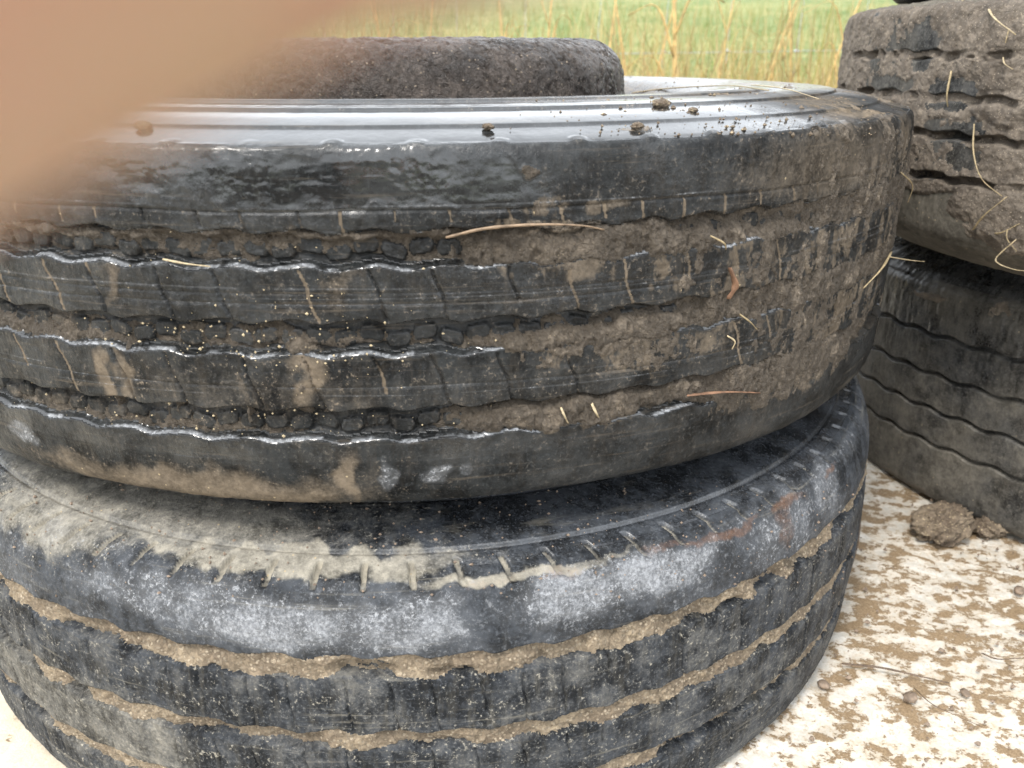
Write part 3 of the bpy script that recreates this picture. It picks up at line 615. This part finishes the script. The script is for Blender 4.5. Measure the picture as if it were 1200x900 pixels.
# ---------------------------------------------------------------- tubes, straws, twigs
def tube_mesh(name, pts, rad, seg=7, flat=1.0):
    pts = [Vector(p) for p in pts]
    # resample smooth
    if len(pts) > 2:
        out = []; e = [2*pts[0]-pts[1]]+pts+[2*pts[-1]-pts[-2]]
        for i in range(1, len(e)-2):
            for k in range(5):
                t = k/5; p0, p1, p2, p3 = e[i-1:i+3]
                out.append(.5*((2*p1)+(p2-p0)*t+(2*p0-5*p1+4*p2-p3)*t*t+(3*p1-p0-3*p2+p3)*t**3))
        pts = out+[pts[-1]]
    V = []; n = len(pts); up = Vector((.13, .21, 1)).normalized()
    for i, p in enumerate(pts):
        d = (pts[min(n-1, i+1)]-pts[max(0, i-1)]).normalized()
        a = d.cross(up).normalized(); b = d.cross(a)
        t = i/(n-1); rr = rad*(.55+.45*math.sin(math.pi*min(1, t*1.3+.15))) if rad < .01 else rad
        rr = rr*(1+.12*math.sin(i*2.3))
        for k in range(seg):
            th = 2*math.pi*k/seg; V.append(p+a*rr*math.cos(th)+b*rr*flat*math.sin(th))
    Q = [(i*seg+k, i*seg+(k+1) % seg, (i+1)*seg+(k+1) % seg, (i+1)*seg+k) for i in range(n-1) for k in range(seg)]
    V += [pts[0], pts[-1]]; T = []
    for k in range(seg): T.append((len(V)-2, (k+1) % seg, k)); T.append((len(V)-1, (n-1)*seg+k, (n-1)*seg+(k+1) % seg))
    return np_mesh(name, [tuple(v) for v in V], np.array(Q), np.array(T))
M_straw = plain_mat('straw', (.32, .25, .14), .55, .35, 300)
M_straw2 = plain_mat('pale_straw', (.42, .34, .21), .55, .3, 300)
M_twig = plain_mat('twig', (.12, .085, .06), .8, .4, 200)
M_leaf = plain_mat('rusty_leaf', (.20, .11, .065), .7, .4, 150)
M_clod = mud_mat('clod_mud', (.22, .165, .115), (.34, .27, .19), rough=.85, grains=.25)
M_stone = plain_mat('stone', (.20, .15, .11), .7, .4, 120)
def on(T, px, py, off=.002):
    a, sv = T.pick(px, py); r, z = T.prof(sv)
    up = sv < T.s0-.004
    p = T.surf(a, sv, 0 if up else off)
    if up: p.z += off
    return p
def gp(px, py, z=.003):
    cp, sp = math.cos(PITCH), math.sin(PITCH)
    d = Vector(((px-600)/FPX, cp-sp*(py-450)/FPX, -sp-cp*(py-450)/FPX)); t = (z-CAM[2])/d.z
    return Vector(CAM.tolist())+d*t
def put(name, pts, rad, mat, label, cat, group=None, flat=1.0):
    c = sum((Vector(p) for p in pts), Vector())/len(pts)
    me = tube_mesh(name, [Vector(p)-c+Vector([random.uniform(-1, 1)*.0012 for _ in range(3)]) for p in pts], rad*.8, 7, flat*.8)
    o = link_mesh(name, me, mat); o.location = c; tag(o, label, cat, group); return o
SG = 'straws stuck to the tyres'
put('straw', [on(TU, 196, 303, .002), on(TU, 222, 306, .003), on(TU, 251, 309, .002)], .0011, M_straw2, 'short pale straw lying along the uppermost wavy groove of the near wet tyre', 'straw', SG)
put('straw', [on(TU, 1048, 200, .004), on(TU, 1054, 215, .010), on(TU, 1052, 238, .008)], .0008, M_straw, 'thin straw curling off the right edge of the wet tyre near its top', 'straw', SG)
put('straw', [on(TU, 1038, 296, .004), on(TU, 1022, 312, .009), on(TU, 1008, 336, .003)], .0014, M_straw, 'slanting straw on the muddy right flank of the wet tyre', 'straw', SG)
put('straw', [on(TU, 1034, 300, .004), on(TU, 1042, 303, .018), on(TU, 1044, 302, .030)], .0008, M_straw2, 'tiny pale straw sticking out sideways from the wet tyre flank', 'straw', SG)
put('straw', [on(TU, 862, 366, .003), on(TU, 871, 374, .006), on(TU, 882, 384, .003)], .0009, M_straw, 'small straw below the rust brown leaf scrap', 'straw', SG)
put('straw', [on(TU, 826, 276, .004), on(TU, 836, 284, .008), on(TU, 846, 292, .004)], .0010, M_straw, 'short straw in the muddy upper groove beside the open tread links', 'straw', SG)
put('straw', [on(TU, 850, 390, .003), on(TU, 853, 398, .006), on(TU, 852, 408, .003)], .0010, M_straw2, 'upright straw fleck on the rib under the leaf scrap', 'straw', SG)
put('straw', [on(TU, 740, 112, .003), on(TU, 780, 108, .004), on(TU, 850, 106, .004), on(TU, 900, 112, .003)], .0012, M_straw, 'long straw lying across the wet top wall of the near stack', 'straw', SG)
put('straw', [on(TU, 880, 104, .003), on(TU, 920, 112, .006), on(TU, 960, 122, .003)], .0008, M_straw2, 'thin straw at the far right of the wet top wall', 'straw', SG)
put('straw', [on(TRU, 1155, 0, .004), on(TRU, 1172, 18, .012), on(TRU, 1200, 42, .010)], .0017, M_straw2, 'thick pale straw slanting across the top of the mud caked tyre', 'straw', SG)
put('straw', [on(TRU, 1146, 145, .006), on(TRU, 1152, 180, .012), on(TRU, 1163, 208, .014), on(TRU, 1180, 230, .006)], .0012, M_straw, 'long curved straw hanging down the mud caked tyre', 'straw', SG)
put('straw', [on(TRU, 1145, 268, .006), on(TRU, 1165, 252, .014), on(TRU, 1190, 230, .014)], .0013, M_straw, 'straight straw slanting up to the right low on the mud caked tyre', 'straw', SG)
put('straw', [on(TRU, 1198, 280, .012), on(TRU, 1184, 300, .022), on(TRU, 1180, 330, .032), on(TRU, 1192, 346, .034), on(TRU, 1204, 347, .034)], .0010, M_straw2, 'looping pale root hanging over the gap of the right stack', 'straw', SG)
put('straw', [on(TRU, 1122, 82, .006), on(TRU, 1120, 108, .009), on(TRU, 1116, 124, .006)], .0014, M_straw, 'short upright straw between the grooves of the mud caked tyre', 'straw', SG)
put('straw', [on(TRU, 1189, 34, .006), on(TRU, 1189, 52, .010)], .0010, M_straw, 'tiny upright straw under the thick slanting one', 'straw', SG)
put('straw', [on(TRU, 1182, 66, .006), on(TRU, 1188, 74, .010), on(TRU, 1192, 80, .006)], .0010, M_straw2, 'small bent straw above the big mud lump at the right edge', 'straw', SG)
put('straw', [on(TRU, 1125, 5, .004), on(TRU, 1139, 1, .006)], .0013, M_straw2, 'stub of pale straw on the upper rim of the mud caked tyre', 'straw', SG)
put('straw', [on(TRU, 1168, 274, .006), on(TRU, 1183, 270, .010), on(TRU, 1200, 262, .008)], .0012, M_straw, 'straw lying nearly level at the lower right of the mud caked tyre', 'straw', SG)
put('straw', [on(TRU, 1188, 268, .01), on(TRU, 1190, 280, .014), on(TRU, 1200, 292, .012)], .0009, M_straw, 'fine root tangle end at the lower right of the mud caked tyre', 'straw', SG)
put('root_bit', [on(TU, 656, 474, .002), on(TU, 660, 482, .006), on(TU, 663, 494, .003)], .0012, M_straw2, 'pale root stub standing in the lowest groove of the wet tyre', 'root', 'root bits in the groove')
put('root_bit', [on(TU, 689, 472, .002), on(TU, 694, 478, .007), on(TU, 701, 488, .003)], .0014, M_straw2, 'second pale root stub, right of the first in the lowest groove', 'root', 'root bits in the groove')
put('leaf_scrap', [on(TU, 848, 312, .004), on(TU, 852, 330, .007), on(TU, 849, 350, .003)], .0042, M_leaf, 'rust brown leaf scrap pressed on the muddy rib of the wet tyre', 'leaf', None, .35)
put('leaf_scrap', [on(TU, 800, 460, .003), on(TU, 840, 457, .006), on(TU, 884, 458, .003)], .0030, M_leaf, 'flat brown leaf blade in the lowest groove of the wet tyre', 'leaf', None, .4)
put('bark_strip', [on(TU, 520, 276, .001), on(TU, 570, 268, .003), on(TU, 625, 262, .005), on(TU, 675, 262, .004), on(TU, 705, 266, .001)], .0030, plain_mat('bark', (.24, .17, .11), .6, .4, 200), 'long brown strip of mud soaked bark along the uppermost groove edge', 'bark', None, .5)
put('twig', [gp(985, 778), gp(1030, 783, .006), gp(1080, 792, .006), gp(1112, 800)], .0016, M_twig, 'longer dark twig lying on the whitened ground', 'twig', 'twigs on the ground')
put('twig', [gp(1072, 805), gp(1090, 824, .008), gp(1118, 838, .005), gp(1150, 852)], .0007, M_twig, 'thin bent twig on the ground below the longer one', 'twig', 'twigs on the ground')
put('twig', [gp(1010, 585, .02)+Vector((0, 0, 0)), gp(1005, 640, .006), gp(990, 690, .003)], .0011, M_twig, 'thin dark twig on the ground against the lower tyre', 'twig', 'twigs on the ground')
put('twig', [gp(1150, 765, .003), gp(1170, 772, .006), gp(1196, 770, .003)], .0012, M_twig, 'short dark twig at the right edge of the ground', 'twig', 'twigs on the ground')
def clod(name, p, sx, sy, sz, mat, label, cat, group=None, seed=1, freq=1.6, amp=.5, nu=48, nv=30):
    u = np.linspace(0, 2*np.pi, nu, endpoint=False); w = np.linspace(.02, np.pi-.02, nv); U, W = np.meshgrid(u, w)
    x = np.sin(W)*np.cos(U); y = np.sin(W)*np.sin(U); z = np.cos(W)
    d = 1+amp*(fbm(x*2+z*.9+3, y*2-z*1.1+7, freq, 4, seed, .62)-.5)*2
    V = np.stack([(x*d*sx).ravel(), (y*d*sy).ravel(), (z*d*sz).ravel()], 1)
    i = np.arange(nv-1)[:, None]; j = np.arange(nu)[None]; j2 = (j+1) % nu
    Q = np.stack([i*nu+j, (i+1)*nu+j, (i+1)*nu+j2, i*nu+j2], -1).reshape(-1, 4)
    T = [(k, (k+1) % nu, len(V)) for k in range(nu)]+[((nv-1)*nu+(k+1) % nu, (nv-1)*nu+k, len(V)+1) for k in range(nu)]
    V = np.vstack([V, [V[:nu].mean(0)], [V[-nu:].mean(0)]])
    o = link_mesh(name, np_mesh(name, V, Q, np.array(T)), mat); o.location = p; o.rotation_euler.z = seed*1.3
    tag(o, label, cat, group); return o
clod('mud_clod', gp(1105, 612, .014), .042, .030, .017, M_clod, 'large crumbly mud clod on the ground by the right stack', 'mud clod', 'mud clods on the ground', 3, 2.6, .42, 120, 70)
clod('mud_clod', gp(1160, 618, .008), .022, .016, .010, M_clod, 'smaller mud clod tight against the foot of the right stack', 'mud clod', 'mud clods on the ground', 5, 2.6, .5, 60, 40)
for k, (px, py, sz, lb) in enumerate([(1067, 817, .007, 'round brown pebble below the long twig'), (1131, 812, .005, 'dark pebble at the end of the long twig'),
        (1088, 604, .005, 'little pebble left of the large clod'), (1195, 692, .007, 'pebble at the right edge of the ground'), (965, 802, .006, 'pebble at the foot of the lower tyre')]):
    clod('pebble', gp(px, py, sz*.5), sz, sz*.8, sz*.6, M_stone, lb, 'pebble', 'pebbles on the ground', 10+k, 1.5, .3, 24, 16)
# crumbs scattered over the ground, the wet top wall and the ledges
def crumbs(name, P, S, mat, label, cat='crumbs'):
    n = len(P); base = np.array([(1, 0, 0), (-1, 0, 0), (0, 1, 0), (0, -1, 0), (0, 0, 1), (0, 0, -1)], float)
    F = np.array([(0, 2, 4), (2, 1, 4), (1, 3, 4), (3, 0, 4), (2, 0, 5), (1, 2, 5), (3, 1, 5), (0, 3, 5)])
    V = (np.array(P)[:, None]+base[None]*np.array(S)[:, None, None]*rng.uniform(.5, 1.3, (n, 6, 1))).reshape(-1, 3)
    T = (np.arange(n)[:, None, None]*6+F[None]).reshape(-1, 3)
    o = link_mesh(name, np_mesh(name, V, None, T, smooth=False), mat); tag(o, label, cat, kind='stuff'); return o
P = []; S = []
for _ in range(1500):
    x = random.uniform(.15, 1.2); y = random.uniform(.3, 1.3)
    P.append((x, y, .002)); S.append(random.choice([.0008, .0012, .0012, .002, .003]))
crumbs('gravel', P, S, M_stone, 'scattered grit and tiny stones on the whitened ground', 'grit')
P = []; S = []
for _ in range(360):
    px = random.gauss(880, 120); py = random.uniform(96, 160)
    if px > 1045 or px < 560: continue
    P.append(tuple(on(TU, px, py, .0012))); S.append(.0005+.0016*random.random()**4)
crumbs('mud_crumbs', P, S, M_clod, 'mud crumbs and grit scattered on the wet top wall of the near stack')
P = []; S = []
for _ in range(700):
    px = random.uniform(0, 1000); py = random.uniform(565, 700)
    P.append(tuple(on(TL, px, py, .001))); S.append(.0003+.0013*random.random()**3)
crumbs('sand_grains', P, S, M_stone, 'sand grains on the shoulder of the bottom near tyre', 'grit')
P = []; S = []
for _ in range(480):
    px = random.gauss(260, 130); py = random.gauss(440, 60)
    if px < 0 or py > 590: continue
    P.append(tuple(on(TU, px, py, .0006))); S.append(.0003+.0009*random.random()**3)
crumbs('sand_grains', P, S, plain_mat('pale_grain', (.42, .34, .21), .6, .3), 'pale sand grains stuck to the ribs of the wet tyre', 'grit')
for k, (px, py, sz, lb) in enumerate([(747, 152, .0045, 'dark mud crumb at the rim of the wet top wall'), (572, 153, .0035, 'tan crumb on the rim of the wet top wall'), (775, 126, .0065, 'brown lump on the wet top wall beside the straw'),
        (812, 133, .0035, 'reddish crumb right of the brown lump'), (168, 152, .0045, 'mud crumb near the blurred finger')]):
    clod('mud_crumb', on(TU, px, py, .002), sz, sz*.8, sz*.5, M_clod, lb, 'mud crumb', 'single crumbs on the wet tyre', 30+k, 2, .5, 28, 18)

# ---------------------------------------------------------------- fence and stalks
M_wire = plain_mat('galvanised_wire', (.42, .46, .50), .35, .2, 80); M_wire.node_tree.nodes['Principled BSDF'].inputs['Metallic'].default_value = .7
fr = empty('wire_fence', (0, 4.05, 0)); tag(fr, 'thin galvanised wire stock fence running along the meadow behind the tyres', 'fence')
def fpart(name, pts, rad): return link_mesh(name, tube_mesh(name, pts, rad, 6), M_wire, fr)
for zz in (.10, .28, .53, .80, 1.05):
    fpart('line_wire', [(x, 0, zz+.012*math.sin(x*1.3+zz*9)) for x in np.arange(-4.5, 5.1, .75)], .0028)
for i in range(28):
    x = -3.9+i*.305+random.uniform(-.015, .015)
    fpart('stay_wire', [(x+random.uniform(-.03, .03), 0, .05), (x, .004, .53), (x+random.uniform(-.04, .04), 0, 1.06)], .0022)
    fpart('knot', [(x-.010, 0, .527), (x, .0, .534), (x+.010, 0, .527)], .0085)
for x in (-4.4, 4.9):
    link_mesh('post', tube_mesh('post', [(x, 0, -.1), (x, 0, .6), (x, 0, 1.2)], .04, 12), plain_mat('post_wood', (.22, .17, .12)), fr)
def stalk(px, top, lean, rad, y, label):
    """a thick dry stem rooted in the verge, seen against the meadow"""
    cp, sp = math.cos(PITCH), math.sin(PITCH)
    py = 60; d = Vector(((px-600)/FPX, cp-sp*(py-450)/FPX, -sp-cp*(py-450)/FPX)); t = y/d.y; x = d.x*t
    z0 = float(field_h(np.array([x]), np.array([y]))[0])-.02
    ro = empty('dry_stalk', (x, y, z0)); tag(ro, label, 'dry stalk', 'dry stalks along the fence')
    me = tube_mesh('stem', [(0-lean*.5, 0, 0), (0, .01, .5), (lean*.6, 0, .8), (lean, .02, top)], rad*1.6, 7)
    m = link_mesh('stem', me, M_dry2, ro)
    for k in range(3):
        zz = random.uniform(.25, .7); dx = random.choice([-1, 1])*random.uniform(.06, .16)
        link_mesh('leaf', tube_mesh('leaf', [(lean*zz*.5, 0, zz), (lean*zz*.5+dx*.4, .01, zz+.14), (lean*zz*.5+dx, .02, zz+.18-random.uniform(0, .1))], rad*1.7, 5, .25), M_dry2, ro)
M_dry2 = plain_mat('dry_stem', (.56, .40, .17), .6, .35, 40)
for a in [(795, .95, -.05, .0050, 2.75, 'thickest tan dry stalk, standing midway between the small tyre and the right stack'),
          (640, .9, .03, .0028, 2.9, 'dry stalk rising behind the middle of the small tyre'), (592, .85, -.04, .0024, 3.0, 'thin dry stalk behind the small tyre, left of the others'),
          (737, .95, -.10, .0030, 2.7, 'leaning dry stalk beside the right end of the small tyre'), (712, .9, .04, .0026, 2.9, 'upright dry stalk above the right end of the small tyre'),
          (770, .92, .10, .0024, 2.8, 'dry stalk leaning right, just left of the thickest one'), (846, .9, .05, .0024, 3.1, 'slender dry stalk right of the thickest one'),
          (905, .95, .12, .0024, 2.9, 'dry stalk leaning right in the middle of the gap'), (932, .9, -.08, .0022, 3.1, 'dry stalk leaning left near the right stack'),
          (975, .85, .14, .0026, 2.7, 'dry stalk beside the edge of the mud caked tyre'), (500, .9, .05, .0024, 2.9, 'dry stalk showing left of the middle above the small tyre'), (450, .88, -.05, .0022, 3.0, 'dry stalk next to the blurred fingertip')]:
    stalk(*a)

# ---------------------------------------------------------------- the hand whose finger reaches in front of the lens
cp, sp = math.cos(PITCH), math.sin(PITCH)
CX, CU, CF = Vector((1, 0, 0)), Vector((0, sp, cp)), Vector((0, cp, -sp))
def cw(p): return Vector(CAM.tolist())+CX*p[0]+CU*p[1]+CF*p[2]
def skin_mat():
    m, nt, p = nmat('skin'); g = NG(nt); v = g.obj()
    n = g.noise(55, 3, .5, v)
    g.l(g.mix(g.mr(n, .38, .62), (.47, .245, .175), (.45, .31, .19)), p.inputs['Base Color'])
    p.inputs['Roughness'].default_value = .5
    p.inputs['Subsurface Weight'].default_value = .25; p.inputs['Subsurface Radius'].default_value = (1, .35, .2); p.inputs['Subsurface Scale'].default_value = .004
    g.l(g.bump(g.noise(900, 3, .6, v), .15, .0003), p.inputs['Normal'])
    return m
M_skin = skin_mat()
def hand():
    V = [(-.150, -.060, -.050), (-.115, -.040, -.022), (-.205, -.105, -.085), (-.290, -.175, -.125)]
    Rr = [.027, .030, .030, .036]; E = [(0, 1), (0, 2), (2, 3)]
    def chain(root, pts, rads):
        prev = root
        for p, r in zip(pts, rads):
            V.append(p); Rr.append(r); E.append((prev, len(V)-1)); prev = len(V)-1
    chain(1, [(-.074, -.012, .004), (-.043, .003, .026), (-.0184, .0119, .0212), (.0042, .0226, .0206)], [.0115, .0098, .0094, .0086])       # index, over the lens
    chain(1, [(-.072, -.030, -.016), (-.036, -.022, -.002), (-.014, -.028, -.010), (.000, -.034, -.022)], [.0115, .0095, .0085, .0072])      # middle, behind the lens plane
    chain(1, [(-.080, -.050, -.026), (-.046, -.046, -.014), (-.024, -.050, -.024), (-.012, -.056, -.036)], [.011, .0090, .0082, .0070])
    chain(0, [(-.096, -.074, -.040), (-.064, -.072, -.032), (-.046, -.074, -.040), (-.034, -.078, -.050)], [.0105, .0082, .0074, .0064])
    chain(0, [(-.118, -.022, -.060), (-.085, .000, -.066), (-.058, .012, -.062)], [.0140, .0112, .0088])                               # thumb
    W = [cw(p) for p in V]; base = W[0]
    me = bpy.data.meshes.new('person'); me.from_pydata([w-base for w in W], E, []); o = bpy.data.objects.new('person', me); col.objects.link(o); o.location = base
    me.materials.append(M_skin)
    sk = o.modifiers.new('skin', 'SKIN'); sk.use_smooth_shade = True
    for i, r in enumerate(Rr): me.skin_vertices[0].data[i].radius = (r, r)
    me.skin_vertices[0].data[0].use_root = True
    ss = o.modifiers.new('smooth', 'SUBSURF'); ss.levels = 3; ss.render_levels = 3
    tag(o, 'hand with its bare index fingertip blurred close to the lens at the top left', 'person')
    # nail on the far side of the fingertip, and a jacket cuff over the forearm
    nv = []; nq = []; c0 = Vector((-.0015, .0198, .0214)); ax = Vector((.871, .49, 0)).normalized(); sd_ = ax.cross(Vector((0, 0, 1)))
    for i in range(7):
        for j in range(9):
            t = (i/6-.5)*.011; th = (j/8-.5)*1.7; q = c0+ax*t+(sd_*math.sin(th)+Vector((0, 0, 1))*math.cos(th))*(.0090-.0004*abs(i-3)); nv.append(cw(q)-base)
    for i in range(6):
        for j in range(8): a = i*9+j; nq.append((a, a+1, a+10, a+9))
    nm = link_mesh('fingernail', np_mesh('fingernail', [tuple(v) for v in nv], np.array(nq)), plain_mat('nail', (.62, .42, .34), .3, .1), o)
    so = nm.modifiers.new('solid', 'SOLIDIFY'); so.thickness = .0006
    a, b, c = Vector((-.195, -.097, -.080)), Vector((-.25, -.14, -.107)), Vector((-.36, -.23, -.155))
    sl = link_mesh('sleeve', tube_mesh('sleeve', [cw(a)-base, cw(b)-base, cw(c)-base], .044, 28), plain_mat('dark_cloth', (.04, .05, .07), .9, .3, 90, .6, .002), o)
hand()
